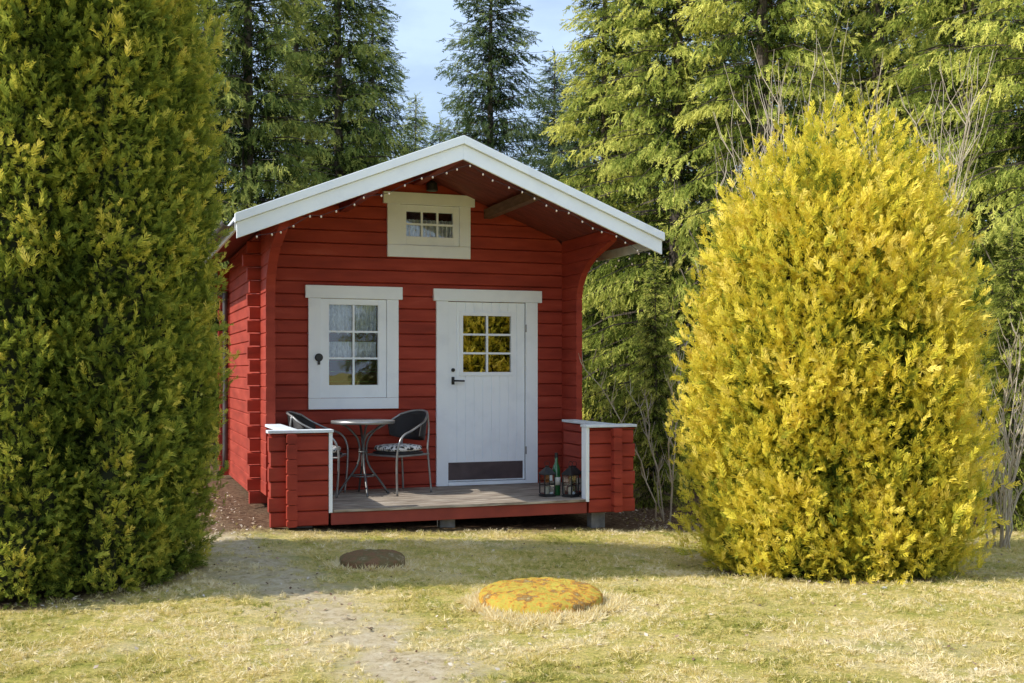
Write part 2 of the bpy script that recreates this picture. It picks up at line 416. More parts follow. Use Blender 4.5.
for k, (px, py, s) in enumerate(((741, 563, .035), (751, 571, .025), (884, 597, .02))):
    y = 1.62 * F / (py - 370); x = (px - 512) / F * y
    mb = MB(); mb.lathe([(.3, -.3), (1, 0), (.75, .5), (.2, .72)], n=9, rfun=lambda a: 1 + .25 * math.sin(2 * a + k) + .1 * math.sin(5 * a))
    mb.v = [(a * s, b * s, c * s) for a, b, c in mb.v]
    o = mb.build('stone', M['stone'], smooth=True); o.location = (x, y, gz(x, y) + .005)
    tag(o, 'small pale stone lying in the grass before the golden bush', 'stone', 'pale stones on the lawn')

# ------------------------------------------------------------ cabin
UC = 1.905; VW = 1.75; VR = 5.4; UL = .13; UR = 3.78; PITCH = .145; SL = .396
def under(u): return 3.765 - SL * abs(u - UC)
cab = empty('log_cabin', (OX, OY, 0), TH, 'small red log cabin with white trimmed gable roof and covered porch', 'cabin')

def log(mb, a0b, a1b, a0t, a1t, z0, z1, face, o, axis, T=.09, g=.013, c=.009):
    c = min(c, (z1 - z0) * .3)
    prof = [(-g, z0), (0, z0 + c), (0, z1 - c), (-g, z1), (-T, z1), (-T, z0)]
    vs = []
    for b, t in ((a0b, a0t), (a1b, a1t)):
        for d, z in prof:
            f = (z - z0) / (z1 - z0); a = b + (t - b) * f; w = face + o * d
            vs.append((a, w, z) if axis == 'u' else (w, a, z))
    n = 6
    mb.add(vs, [tuple(range(n)), tuple(range(n, 2 * n))] + [(i, (i + 1) % n, n + (i + 1) % n, n + i) for i in range(n)])

OPEN = [(2.2, 3.31, -.1, 2.37), (.72, 1.61, 1.12, 2.37), (1.63, 2.48, 2.87, 3.47)]
def gable_wall(mb, face, o, openings):
    z = .03; row = 0
    while z < 3.74:
        z0, z1 = z, min(z + PITCH, 3.755); z += PITCH; row += 1
        if z1 - z0 < .02: break
        def hw(zz): return max(.004, (3.765 - zz) / SL)
        lb, rb = max(UL, UC - hw(z0)), min(UR, UC + hw(z0)); lt_, rt = max(UL, UC - hw(z1)), min(UR, UC + hw(z1))
        segs = [(lb, rb, lt_, rt, z0, z1 - .004)]
        for (ua, ub, za, zb) in openings:
            new = []
            for s in segs:
                if z1 <= za or z0 >= zb or ua < s[0] or ub > s[1]: new.append(s); continue
                new.append((s[0], ua, s[2], ua, s[4], s[5])); new.append((ub, s[1], ub, s[3], s[4], s[5]))
                if za > z0 + .01: new.append((ua, ub, ua, ub, z0, za))
                if zb < z1 - .01: new.append((ua, ub, ua, ub, zb, z1 - .004))
            segs = new
        for s in segs: log(mb, *s, face, o, 'u')
        if z1 < 3.0:
            e = .012 if row % 2 else -.012
            if z0 > 2.35: e -= .07 * (row % 2)
            ff = face + .003 if face < 3 else face - .003
            log(mb, UL - .13 + e, UL - .001, UL - .13 + e, UL - .001, z0, z1 - .014, ff, o, 'u')
            log(mb, UR + .001, UR + .10 - e, UR + .001, UR + .10 - e, z0, z1 - .014, ff, o, 'u')
mb = MB(); gable_wall(mb, VW, -1, OPEN); mb.build('log_wall', M['red'], cab)
mb = MB(); gable_wall(mb, VR, 1, []); mb.build('log_wall', M['red'], cab)
for face, o in ((UL, -1), (UR, 1)):
    mb = MB(); z = .03 - PITCH / 2
    top = under(UL if o < 0 else UR) - .01
    while z < top:
        z0 = max(z, .03); z1 = min(z + PITCH, top); z += PITCH
        if z1 - z0 > .02: log(mb, VW + .09, VR - .09, VW + .09, VR - .09, z0, z1 - .004, face, o, 'v')
    z = .03 - PITCH / 2
    while z < top - .1:
        z0 = max(z, .03); z1 = min(z + PITCH, top); z += PITCH
        log(mb, VR + .001, VR + .15, VR + .001, VR + .15, z0, z1 - .006, face, o, 'v')
    mb.build('log_wall', M['red'], cab)
ZB = 2.30
def wing_front(z):
    if z < ZB: return 1.30
    t = min(1, (z - ZB) / .56); return 1.30 - .95 * (1 - math.sqrt(max(0, 1 - t * t))) if t < 1 else .35
for face, T in ((UL, .10), (UR - .075, .075)):
    mb = MB(); z = .155; top = under(UL) - .012
    while z < top:
        h = PITCH if z < 2.2 else PITCH / 2
        z0, z1 = z, min(z + h, top); z += h
        if z1 - z0 < .01: break
        a, b = wing_front(z0), wing_front(z1)
        low = (h == PITCH)
        second = (not low) and (int(round((z0 - .155) / (PITCH / 2))) % 2 == 1)
        g0 = .012 if (low or not second) else 0; g1 = .012 if (low or second) else 0
        c = min(.009, (z1 - z0) * .3)
        prof = [(g0, z0), (0, z0 + c), (0, z1 - c), (g1, z1), (T - g1, z1), (T, z1 - c), (T, z0 + c), (T - g0, z0)]
        vs = []
        for e in (0, 1):
            for d, zz in prof:
                f = (zz - z0) / (z1 - z0); vs.append((face + d, (a + (b - a) * f) if e == 0 else VW - .001, zz))
        mb.add(vs, [tuple(range(8)), tuple(range(8, 16))] + [(i, (i + 1) % 8, 8 + (i + 1) % 8, 8 + i) for i in range(8)])
    mb.build('bracket_wall', M['red'], cab)
# roof
e = 2.205
mb = MB()
def roofline(off, uh): return [(UC - uh, 3.835 + off - SL * uh), (UC, 3.835 + off), (UC + uh, 3.835 + off - SL * uh)]
def band(mb, t0, t1, uh, v0, v1):
    a = roofline(t0, uh); b = roofline(t1, uh)
    mb.prism([a[0], a[1], b[1], b[0]], 'y', v0, v1); mb.prism([a[1], a[2], b[2], b[1]], 'y', v0, v1)
band(mb, 0, -.045, e, -.03, 5.85)
rf = mb.build('roof', M['roof'], cab)
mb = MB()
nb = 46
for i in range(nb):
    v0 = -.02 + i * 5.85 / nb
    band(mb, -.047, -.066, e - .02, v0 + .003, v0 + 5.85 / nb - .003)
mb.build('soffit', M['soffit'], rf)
for k in range(2):
    for sgn in (-1, 1):
        mb = MB(); t0, t1, y0, y1, uh = ((-.075, -.225, -.062, -.032, e + .012), (.012, -.073, -.095, -.032, e + .03))[k]
        a = roofline(t0, uh); b = roofline(t1, uh); i, j = (0, 1) if sgn < 0 else (1, 2)
        mb.prism([a[i], a[j], b[j], b[i]], 'y', y0, y1)
        mb.build('barge_board', M['white'], rf, bevel=.004)
for sgn in (-1, 1):
    mb = MB(); uu = UC + sgn * (e + .004); zt = 3.835 - SL * e
    mb.box(min(uu, uu + sgn * .02), max(uu, uu + sgn * .02), -.03, 5.84, zt - .15, zt - .02)
    mb.build('eave_board', M['bluewhite'], rf)
    mb = MB(); cx = UC + sgn * (e + .085); pts = []
    for k in range(9):
        a = PI + PI * k / 8; pts.append((cx + .055 * math.cos(a), zt - .06 + .055 * math.sin(a)))
    for k in range(8, -1, -1):
        a = PI + PI * k / 8; pts.append((cx + .05 * math.cos(a), zt - .06 + .05 * math.sin(a)))
    mb.prism(pts, 'y', .0 if sgn < 0 else .35, 5.84); gu = mb.build('gutter', M['gutter'], cab)
    if sgn < 0:
        mb = MB(); mb.tube(spline([(cx, 5.3, zt - .11), (cx, 5.3, zt - .2), (UL - .1, 5.25, zt - .42), (UL - .06, 5.2, zt - .6), (UL - .06, 5.2, .15)]), .035, 8)
        mb.build('downpipe', M['gutter'], gu, smooth=True)
for uu in (UC, 1.05, 2.76):
    mb = MB(); z = under(uu) - .005 - (.02 if uu == UC else .03)
    mb.box(uu - .045, uu + .045, .02, VW - .002, z - .11, z)
    mb.build('purlin', M['timber'] if uu > UC else M['redtrim'], cab)
# deck
deck_mb = MB(); nbd = 13
for i in range(nbd):
    v0 = -.02 + i * (VW + .018) / nbd; v1 = v0 + (VW + .018) / nbd - .010
    u0, u1 = (.605, 3.255) if v0 < .1 else (.262, 3.548)
    if v0 > 1.3: u0, u1 = .262, 3.70
    dz = .002 * math.sin(i * 5.1)
    deck_mb.box(u0, u1, v0, min(v1, VW - .002), .122, .15 + dz)
deck_mb.build('deck', M['deck'], cab, bevel=.003)
mb = MB(); mb.box(.585, 3.275, 0, .045, 0, .118); mb.build('deck_beam', M['redtrim'], cab, bevel=.004)
mb = MB(); mb.box(.3, 3.5, .3, VR - .12, .03, .1); mb.build('floor', M['brown'], cab)
# railings
for side in (0, 1):
    mb = MB(); a0, a1 = ((0, .56), (3.30, 3.82))[side]; uf = (.15, 3.55)[side]
    z = .0; row = 0
    while z < .89:
        z0, z1 = z, min(z + PITCH, .895); z += PITCH; row += 1
        if z1 - z0 < .02: break
        e2 = .010 if row % 2 else -.008
        s0 = a0 + e2 if side == 0 else a0; s1 = a1 + e2 if side == 1 else a1
        prof = [(.014, z0), (0, z0 + .010), (0, z1 - .014), (.014, z1 - .005), (.086, z1 - .005), (.1, z1 - .014), (.1, z0 + .010), (.086, z0)]
        vs = [(s, d, zz) for s in (s0, s1) for d, zz in prof]
        mb.add(vs, [tuple(range(8)), tuple(range(8, 16))] + [(i, (i + 1) % 8, 8 + (i + 1) % 8, 8 + i) for i in range(8)])
    z = -PITCH / 2
    while z < .87:
        z0, z1 = max(z, .004), min(z + PITCH, .892); z += PITCH
        if z1 - z0 < .02: continue
        prof = [(.014, z0), (0, z0 + .010), (0, z1 - .014), (.014, z1 - .005), (.086, z1 - .005), (.1, z1 - .014), (.1, z0 + .010), (.086, z0)]
        vs = [(uf + .003 + d * .97, s, zz) for s in (-.075 + .006 * math.sin(z0 * 50), 1.32) for d, zz in prof]
        mb.add(vs, [tuple(range(8)), tuple(range(8, 16))] + [(i, (i + 1) % 8, 8 + (i + 1) % 8, 8 + i) for i in range(8)])
    rail = mb.build('railing', M['red'], cab)
    mb = MB()
    if side == 0:
        mb.box(-.02, .605, -.03, .13, .897, .925); mb.box(.12, .285, .132, 1.296, .897, .925)
    else:
        mb.box(3.255, 3.84, -.03, .13, .897, .925); mb.box(3.52, 3.685, .132, 1.296, .897, .925)
    mb.build('cap_board', M['bluewhite'], rail, bevel=.003)
    mb = MB(); pu = (.562, 3.262)[side]; mb.box(pu, pu + .036, -.012, .112, .12, .895); mb.build('white_post', M['white'], rail, bevel=.003)
for (uu, vv) in ((.35, .16), (1.80, .16), (3.45, .12), (3.45, 1.5), (.3, 1.5), (1.75, 1.5)):
    x, y, _ = W(uu, vv); zb = gz(x, y)
    mb = MB(); mb.box(uu - .08, uu + .08, vv - .02, vv + .1, zb - .08, -.003 if vv < 1 else .12); mb.build('concrete_block', M['concrete'], cab, bevel=.006)

def curtain(parent, u0, u1, z0, z1, v, folds, hem=lambda t: 0):
    mb = MB(); n = 90; vs = []
    for i in range(n + 1):
        t = i / n; uu = u0 + (u1 - u0) * t; vv = v + .020 * math.sin(t * folds * 2 * PI) + .006 * math.sin(t * folds * 5)
        zb = z0 + hem(t)
        for k in range(4): vs.append((uu, vv * 1.0 + .004 * k * math.sin(t * folds * 6.28), z1 + (zb - z1) * k / 3))
    fs = [(i * 4 + k, i * 4 + k + 1, (i + 1) * 4 + k + 1, (i + 1) * 4 + k) for i in range(n) for k in range(3)]
    mb.add(vs, fs); return mb.build('curtain', M['curtain'], parent, smooth=True)
def sashframe(mb, o, gl, v0, v1):
    (a0, a1, b0, b1), (c0, c1, d0, d1) = o, gl
    mb.box(a0, c0, v0, v1, b0, b1); mb.box(c1, a1, v0, v1, b0, b1)
    mb.box(c0, c1, v0, v1, b0, d0); mb.box(c0, c1, v0, v1, d1, b1)
def window(trim, sash, glass, nc, nr):
    mb = MB(); v0, v1 = VW - .030, VW + .004
    for b in trim: mb.box(b[0], b[1], v0 - b[4] if len(b) > 4 else v0, v1, b[2], b[3])
    w = mb.build('window', M['white'], cab, bevel=.004)
    mb = MB(); sashframe(mb, sash, glass, VW - .012, VW + .045)
    g0, g1, h0, h1 = glass; bw = .022
    mb.build('sash', M['white'], w, bevel=.003)
    mb = MB()
    for i in range(1, nc):
        c = g0 + (g1 - g0) * i / nc; mb.box(c - bw / 2, c + bw / 2, VW - .004, VW + .022, h0 - .003, h1 + .003)
    for j in range(1, nr):
        c = h0 + (h1 - h0) * j / nr; mb.box(g0 - .003, g1 + .003, VW - .002, VW + .020, c - bw / 2, c + bw / 2)
    mb.build('glazing_bars', M['white'], w)
    mb = MB(); mb.box(g0 - .004, g1 + .004, VW + .024, VW + .028, h0 - .004, h1 + .004); mb.build('pane', M['glass'], w)
    return w
w = window([(.616, 1.725, 2.305, 2.448, .01), (.65, .79, 1.185, 2.303), (1.542, 1.68, 1.185, 2.303), (.65, 1.68, 1.06, 1.183)], (.792, 1.540, 1.187, 2.301), (.884, 1.445, 1.33, 2.235), 2, 3)
curtain(w, .89, 1.44, 1.90, 2.26, VW + .062, 10, lambda t: .03 * abs(math.sin(t * PI * 5)))
curtain(w, .89, 1.44, 1.62, 1.82, VW + .066, 9, lambda t: .03 * abs(math.sin(t * PI * 5)))
mb = MB(); mb.lathe([(.008, 0), (.04, 0), (.045, .006), (.045, .016), (.036, .022)], n=20)
mb.v = [(.765 + a, VW - .031 - c, 1.64 + b) for a, b, c in mb.v]; mb.box(.752, .778, VW - .05, VW - .031, 1.56, 1.60)
mb.build('thermometer', M['black'], w)
w2 = window([(1.502, 2.593, 3.405, 3.538, .01), (1.55, 1.70, 2.938, 3.403), (2.408, 2.543, 2.938, 3.403), (1.55, 2.543, 2.797, 2.936)], (1.702, 2.406, 2.940, 3.401), (1.775, 2.335, 3.04, 3.325), 3, 2)
curtain(w2, 1.78, 2.33, 3.03, 3.24, VW + .052, 11)
# door
L0, L1 = 2.275, 3.231; G = (2.457, 3.053, 1.476, 2.136)
mb = MB(); nbo = 9; bwid = (L1 - L0) / nbo
def vb(x0, x1, z0, z1):
    prof = [(x0, VW + .008), (x0 + .005, VW - .0), (x1 - .005, VW - .0), (x1, VW + .008), (x1, VW + .04), (x0, VW + .04)]
    mb.prism(prof, 'z', z0, z1)
for i in range(nbo):
    a0 = L0 + i * bwid; a1 = a0 + bwid
    if a1 <= G[0] or a0 >= G[1]: vb(a0, a1, .20, 2.295)
    else:
        vb(a0, a1, .20, G[2]); vb(a0, a1, G[3], 2.295)
        if a0 < G[0]: vb(a0, G[0], G[2], G[3])
        if a1 > G[1]: vb(G[1], a1, G[2], G[3])
door = mb.build('door', M['white'], cab)
mb = MB(); mb.box(2.094, 3.435, VW - .042, VW + .004, 2.302, 2.443); mb.box(2.129, 2.272, VW - .03, VW + .004, .152, 2.300); mb.box(3.234, 3.384, VW - .03, VW + .004, .152, 2.300)
mb.box(2.274, 3.232, VW - .035, VW + .05, .152, .192)
mb.build('door_frame', M['white'], cab, bevel=.004)
mb = MB(); sashframe(mb, (G[0] - .045, G[1] + .045, G[2] - .045, G[3] + .045), G, VW - .014, VW + .045)
bw = .024; cu = (G[0] + G[1]) / 2
mb.box(cu - bw / 2, cu + bw / 2, VW - .008, VW + .012, G[2] - .002, G[3] + .002)
for j in (1, 2):
    c = G[2] + (G[3] - G[2]) * j / 3; mb.box(G[0] - .002, G[1] + .002, VW - .006, VW + .010, c - bw / 2, c + bw / 2)
mb.build('glazing_frame', M['white'], door, bevel=.003)
mb = MB(); mb.box(G[0] - .003, G[1] + .003, VW + .016, VW + .020, G[2] - .003, G[3] + .003); mb.build('pane', M['doorglass'], door)
mb = MB(); mb.box(2.279, 3.20, VW - .009, VW - .0005, .215, .42); mb.build('kick_plate', M['brown'], door, bevel=.002)
mb = MB(); mb.box(2.318, 2.352, VW - .01, VW - .0005, 1.33, 1.42)
mb.tube(spline([(2.335, VW - .006, 1.375), (2.335, VW - .05, 1.375), (2.36, VW - .058, 1.375), (2.46, VW - .055, 1.372)]), .010, 8)
mb.build('handle', M['black'], door, smooth=False)
mb = MB(); mb.tube([(2.335, VW - .0005, 1.50), (2.335, VW - .016, 1.50)], .022, 16); mb.build('lock', M['black'], door)
for zz in (.5, 1.95):
    mb = MB(); mb.tube([(3.233, VW - .034, zz), (3.233, VW - .034, zz + .09)], .009, 8); mb.build('hinge', M['steel'], door)
mb = MB(); lu, lz = 2.05, 3.62
mb.box(lu - .035, lu + .035, VW - .03, VW - .001, lz - .05, lz + .04)
mb.tube([(lu, VW - .02, lz), (lu, VW - .12, lz - .0)], .014, 8)
mb.lathe([(.025, .05), (.06, .02), (.065, -.06), (.05, -.07)], (lu, VW - .13, lz), 16)
mb.build('wall_lamp', M['black'], cab)

# string lights
sl = empty('string_lights', W(UC, -.08, 3.55), TH, 'string of small bulbs hung under the front edge of the gable roof', 'string lights')
mbw = MB(); pts = []; N = 31
for i in range(N + 1):
    t = -1 + 2 * i / N; uu = t * 2.06 + random.uniform(-.035, .035)
    z = 3.835 - .24 - SL * abs(uu) - 3.55 - .035 * abs(math.sin(i * PI / 4)) - .02 + random.uniform(-.012, .012)
    pts.append((uu, .0, z))
zl = pts[-1][2]
pts += [(1.98, .10, zl + .01), (1.90, .16, zl - .04), (1.96, .22, zl - .09), (1.84, .3, zl - .05), (1.86, .42, zl - .10), (1.78, .5, zl - .06), (1.76, .7, zl - .02)]
mbw.tube(pts, .0025, 5); mbw.build('wire', M['black'], sl)
bproto = None
for i, p in enumerate(pts):
    if bproto is None:
        mb = MB(); mb.lathe([(.003, .0), (.008, -.005), (.010, -.013), (.006, -.022), (.002, -.024)], n=10)
        bproto = mb.build('bulb', M['bulb'], sl, smooth=True); b = bproto
    else:
        b = bproto.copy(); col.objects.link(b); b.parent = sl
    b.location = p

# ------------------------------------------------------------ porch furniture
DZ = .152
def make_chair():
    r = empty('bistro_chair', (0, 0, 0))
    for s in (-1, 1):
        pts = spline([(.25, s * .25, 0), (.275, s * .27, .30), (.27, s * .285, .52), (.20, s * .29, .64), (.05, s * .285, .70), (-.12, s * .27, .78), (-.22, s * .22, .85)], 6)
        mb = MB(); mb.tube(pts, .012, 8); mb.build('leg', M['steel'], r, smooth=True)
        mb = MB(); mb.tube(spline([(-.27, s * .23, 0), (-.25, s * .22, .25), (-.23, s * .215, .47), (-.25, s * .21, .70), (-.235, s * .21, .85)], 5), .011, 8); mb.build('leg', M['steel'], r, smooth=True)
    mb = MB(); mb.tube(spline([(-.22, .22, .85), (-.30, .12, .885), (-.325, 0, .895), (-.30, -.12, .885), (-.22, -.22, .85)], 6), .013, 8)
    mb.build('top_rail', M['steel'], r, smooth=True)
    mb = MB(); mb.tube([(.265, -.262, .42), (.265, .262, .42), (-.24, .22, .42), (-.24, -.22, .42), (.264, -.262, .42)], .010, 8)
    mb.build('seat_frame', M['steel'], r)
    mb = MB(); n = 22; rows = 8; vs = []
    for i in range(n + 1):
        a = math.radians(-86 + 172 * i / n); cx = -.06; R1 = .235
        for k in range(rows + 1):
            f = k / rows; top = .885 - .15 * (abs(a) / math.radians(86)) ** 2.2; bot = .56 + .06 * (abs(a) / math.radians(86)) ** 2
            z = bot + (top - bot) * f; rr = R1 + .03 * f
            vs.append((cx - math.cos(a) * rr, math.sin(a) * (rr + .012), z))
    fs = [(i * (rows + 1) + k, i * (rows + 1) + k + 1, (i + 1) * (rows + 1) + k + 1, (i + 1) * (rows + 1) + k) for i in range(n) for k in range(rows)]
    mb.add(vs, fs); o = mb.build('backrest', M['wicker'], r, smooth=True)
    sd = o.modifiers.new('thick', 'SOLIDIFY'); sd.thickness = .012
    def rsq(h, z0, z1, puff=0):
        mb = MB(); pr = [(0.9, z0), (1, z0 + (z1 - z0) * .3), (1, z0 + (z1 - z0) * .7), (.93, z1 - .002), (.6, z1 + puff * .7), (.2, z1 + puff), (.02, z1 + puff)]
        mb.lathe(pr, n=36); out = []
        for x, y, z in mb.v:
            a = math.atan2(y, x); k = (abs(math.cos(a)) ** 4 + abs(math.sin(a)) ** 4) ** (-.25)
            out.append((x * k * h + .015, y * k * h, z))
        mb.v = out; return mb
    rsq(.235, .425, .458).build('seat', M['wicker'], r, smooth=True)
    rsq(.222, .462, .520, .016).build('cushion', M['cushion'], r, smooth=True)
    return r
ch = make_chair()
def putchair(o, u, v, fu, fv, label):
    o.location = W(u, v, DZ); a = math.atan2(fv, fu) + TH; o.rotation_euler = (0, 0, a)
    tag(o, label, 'chair', 'bistro chairs on the porch')
ch2 = copy_tree(ch)
putchair(ch, .68, 1.30, .93, -.36, 'black wicker bistro chair with floral cushion, left of the round table')
putchair(ch2, 1.57, 1.26, -.88, -.47, 'black wicker bistro chair with floral cushion, between the round table and the white door')
tb = empty('round_table', W(1.16, 1.22, DZ), .3, 'small round grey topped bistro table with curved metal legs on the porch', 'table')
mb = MB(); mb.lathe([(.30, .772), (.335, .775), (.338, .785), (.335, .796), (.32, .799), (.02, .80)], n=48); mb.build('tabletop', M['tabletop'], tb, smooth=False)
mb = MB(); mb.lathe([(.337, .768), (.346, .77), (.346, .80), (.338, .802)], n=48); mb.build('rim', M['steel'], tb, smooth=True)
for k in range(4):
    a = k * PI / 2; ca, sa = math.cos(a), math.sin(a)
    mb = MB(); mb.tube(spline([(ca * .24, sa * .24, .765), (ca * .16, sa * .16, .72), (ca * .06, sa * .06, .60), (ca * .035, sa * .035, .45), (ca * .07, sa * .07, .30), (ca * .2, sa * .2, .12), (ca * .28, sa * .28, .0)], 6), .012, 8)
    mb.build('leg', M['tubedark'], tb, smooth=True)
for rr, zz in ((.13, .20), (.045, .46)):
    mb = MB(); mb.tube([(rr * math.cos(2 * PI * k / 24), rr * math.sin(2 * PI * k / 24), zz) for k in range(25)], .008, 6); mb.build('ring', M['tubedark'], tb, smooth=True)

def make_lantern(h, w):
    r = empty('lantern', (0, 0, 0)); hw = w / 2; bh = h * .62
    mb = MB(); mb.box(-hw, hw, -hw, hw, 0, .018); mb.box(-hw * .88, hw * .88, -hw * .88, hw * .88, .018, .03)
    for sx in (-1, 1):
        for sy in (-1, 1): mb.box(sx * hw * .88 - .005, sx * hw * .88 + .005, sy * hw * .88 - .005, sy * hw * .88 + .005, .03, bh)
    for s in (-1, 1):
        mb.box(-hw * .88, hw * .88, s * hw * .88 - .003, s * hw * .88 + .003, bh * .52, bh * .55); mb.box(s * hw * .88 - .003, s * hw * .88 + .003, -hw * .88, hw * .88, bh * .52, bh * .55)
    mb.box(-hw, hw, -hw, hw, bh, bh + .01); mb.build('frame', M['black'], r)
    mb = MB(); q = hw * 1.08; t = hw * .3; z0 = bh + .011; z1 = h * .83
    mb.add([(-q, -q, z0), (q, -q, z0), (q, q, z0), (-q, q, z0), (-t, -t, z1), (t, -t, z1), (t, t, z1), (-t, t, z1)], [(0, 1, 2, 3), (4, 5, 6, 7), (0, 1, 5, 4), (1, 2, 6, 5), (2, 3, 7, 6), (3, 0, 4, 7)])
    mb.box(-t * .8, t * .8, -t * .8, t * .8, z1 + .001, z1 + .02); mb.build('lid', M['black'], r)
    mb = MB(); mb.tube([(.03 * math.cos(2 * PI * k / 14), 0, z1 + .04 + .03 * math.sin(2 * PI * k / 14)) for k in range(15)], .003, 5); mb.build('handle', M['black'], r)
    mb = MB(); g_ = hw * .84; mb.prism([(-g_, -g_), (g_, -g_), (g_, g_), (-g_, g_)], 'z', .031, bh - .001); mb.build('pane', M['lanternglass'], r)
    mb = MB(); mb.lathe([(.024, 0), (.025, .07), (.018, .073), (.003, .073)], (0, 0, .032), 14); mb.build('candle', M['candle'], r, smooth=False)
    return r
lan = make_lantern(.37, .135)
for i, (u, v, s, rz, lb) in enumerate(((2.97, .36, 1.0, .1, 'leftmost black glass lantern standing alone near the deck edge'), (3.19, .24, 1.0, .5, 'middle black glass lantern on the deck, right of the green bottle'), (3.31, .42, .95, .2, 'rightmost black glass lantern against the white railing post'))):
    o = lan if i == 0 else copy_tree(lan); o.location = W(u, v, DZ); o.rotation_euler = (0, 0, TH + rz); o.scale = (s, s, s); tag(o, lb, 'lantern', 'lanterns on the deck')
mb = MB(); mb.lathe([(.036, 0), (.038, .01), (.038, .19), (.03, .225), (.015, .25), (.014, .31)], n=20)
bt = mb.build('bottle', mat('dark_green_glass', [(.3, (.012, .08, .02)), (.7, (.02, .13, .035))], 4, .08, 0, spec=.8), smooth=True)
bt.scale = (1.15, 1.15, 1.40)
bt.location = W(3.10, .42, DZ); tag(bt, 'dark green glass bottle standing behind the lanterns', 'bottle')
mb = MB(); mb.lathe([(.016, .290), (.016, .325), (.004, .327)], n=14); mb.build('foil', M['black'], bt)
mb = MB(); mb.lathe([(.0385, .08), (.0388, .08), (.0388, .14), (.0385, .14)], n=20); mb.build('paper_label', M['candle'], bt, smooth=True)

# ------------------------------------------------------------ bushes
random.seed(31)
bl = [(0, 0, 0, 1, .07)]
for i in range(6):
    x = .06 + i * .14; L = .52 * (1 - i * .11)
    bl += [(x, random.uniform(24, 42), random.uniform(-30, 30), L * random.uniform(.8, 1.2), .075), (x + .05, random.uniform(24, 42), 180 + random.uniform(-30, 30), L * random.uniform(.8, 1.2), .075)]
bl += [(.1, 45, 90, .3, .08), (.3, 35, 270, .3, .08)]
TJ = template(bl, .3)
def bush(name, cx, cy, lobes, prof, n, size, m, label, cat, lump=.12, seed=0, tb=.45, wisp=.06, shrink=.12, wl=.12, up0=.55, depk=2.4, tnoise=.32):
    # lobes: (x, y, radius, height) of the upright shoots that make up the bush
    zb = gz(cx, cy)
    r = empty(name, (cx, cy, zb), 0, label, cat)
    pt = np.array(prof)
    def pf(t): return float(np.interp(t, pt[:, 0], pt[:, 1])) if t <= 1 else 0.0
    def lumpf(a, z, q):
        c, s = math.cos(a), math.sin(a)
        return lump * (1.0 * noise.noise(Vector((c * 1.6 + q * 3, s * 1.6, z * .9 + seed))) + 1.2 * noise.noise(Vector((c * 3.2 + q * 3, s * 3.2, z * 2.3 + seed))) + .9 * noise.noise(Vector((c * 6 + q, s * 6, z * 4.5 + seed))))
    wts = [l[2] * l[3] for l in lobes]
    P = []; D = []; sc = []; ti = []
    while len(P) < n:
        li = random.choices(range(len(lobes)), wts)[0]; lx, ly, lr, H = lobes[li]
        t = random.random() ** .95; a = random.random() * 2 * PI
        if ly + math.sin(a) * lr > .45 and random.random() < .6: continue
        f = pf(t)
        if random.random() > f * .9 + .12: continue
        z = t * H; lv = lumpf(a, z, li); dep = abs(random.gauss(0, .08)) if random.random() < .8 else random.random() * .3
        w_ = random.random() < wisp
        if w_: dep = -random.random() * wl
        k = max(.02, f * (1 + lv)) * lr
        x = lx + math.cos(a) * (k - dep * min(1, f + .2)); y = ly + math.sin(a) * (k - dep * min(1, f + .2))
        ins = False; near = 9
        for lj, (mx_, my_, mr, mH) in enumerate(lobes):
            if lj == li: continue
            dd = math.hypot(x - mx_, y - my_) - mr * pf(z / mH)
            if dd < -.13: ins = True; break
            near = min(near, dd)
        if ins: continue
        sl_ = (pf(max(0, t - .03)) - pf(min(1, t + .03))) / (.06 * H) * lr
        nrm_ = Vector((math.cos(a), math.sin(a), sl_)).normalized()
        if t > .9: z -= dep * .5
        if w_: z += .05 + (random.random() * wl * 1.4 if t > .7 else 0)
        P.append((x, y, max(.02, z)))
        up = up0 if not w_ else 1.0
        D.append((nrm_.x * .65 + random.gauss(0, .45), nrm_.y * .65 + random.gauss(0, .45), nrm_.z * .6 + up + random.gauss(0, .45)))
        sc.append(size * (.55 + .9 * random.random()) * (1.25 if w_ else 1))
        fine = noise.noise(Vector((x * 6, y * 6, z * 5)))
        crease_shade = -.25 * max(0, 1 - abs(near + .02) / .12)  # painted shade in the folds between lobes
        ti.append(tb + 1.1 * lv / max(lump, .01) * .13 - max(0, dep) * depk + tnoise * fine + crease_shade + random.gauss(0, .10) + .08 * t)  # depth term darkens hollows as shade and leaves outer tips yellower
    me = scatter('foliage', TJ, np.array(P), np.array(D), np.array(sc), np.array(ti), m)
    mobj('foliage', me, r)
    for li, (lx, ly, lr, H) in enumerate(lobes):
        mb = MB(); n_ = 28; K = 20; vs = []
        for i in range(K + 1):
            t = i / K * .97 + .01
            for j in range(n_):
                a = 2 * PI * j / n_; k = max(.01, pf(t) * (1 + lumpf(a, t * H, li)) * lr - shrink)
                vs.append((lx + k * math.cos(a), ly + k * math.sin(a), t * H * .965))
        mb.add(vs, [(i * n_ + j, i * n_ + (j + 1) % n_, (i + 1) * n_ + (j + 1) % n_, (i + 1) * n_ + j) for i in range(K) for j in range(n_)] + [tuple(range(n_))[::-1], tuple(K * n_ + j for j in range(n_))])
        mb.build('shaded_core', M['coregreen'], r, smooth=True)  # solid hull added to block see-through, coloured like interior shade
    for k in range(6):
        mb = MB(); a = k * 1.05; mb.tube([(.15 * math.cos(a), .15 * math.sin(a), -.1), (.3 * math.cos(a), .3 * math.sin(a), .5), (.4 * math.cos(a), .4 * math.sin(a), 2.0)], .04, 7, .02)
        mb.build('stem', M['bark'], r)
    return r
random.seed(5)
LH = [(0, 0, .95, 5.0)]
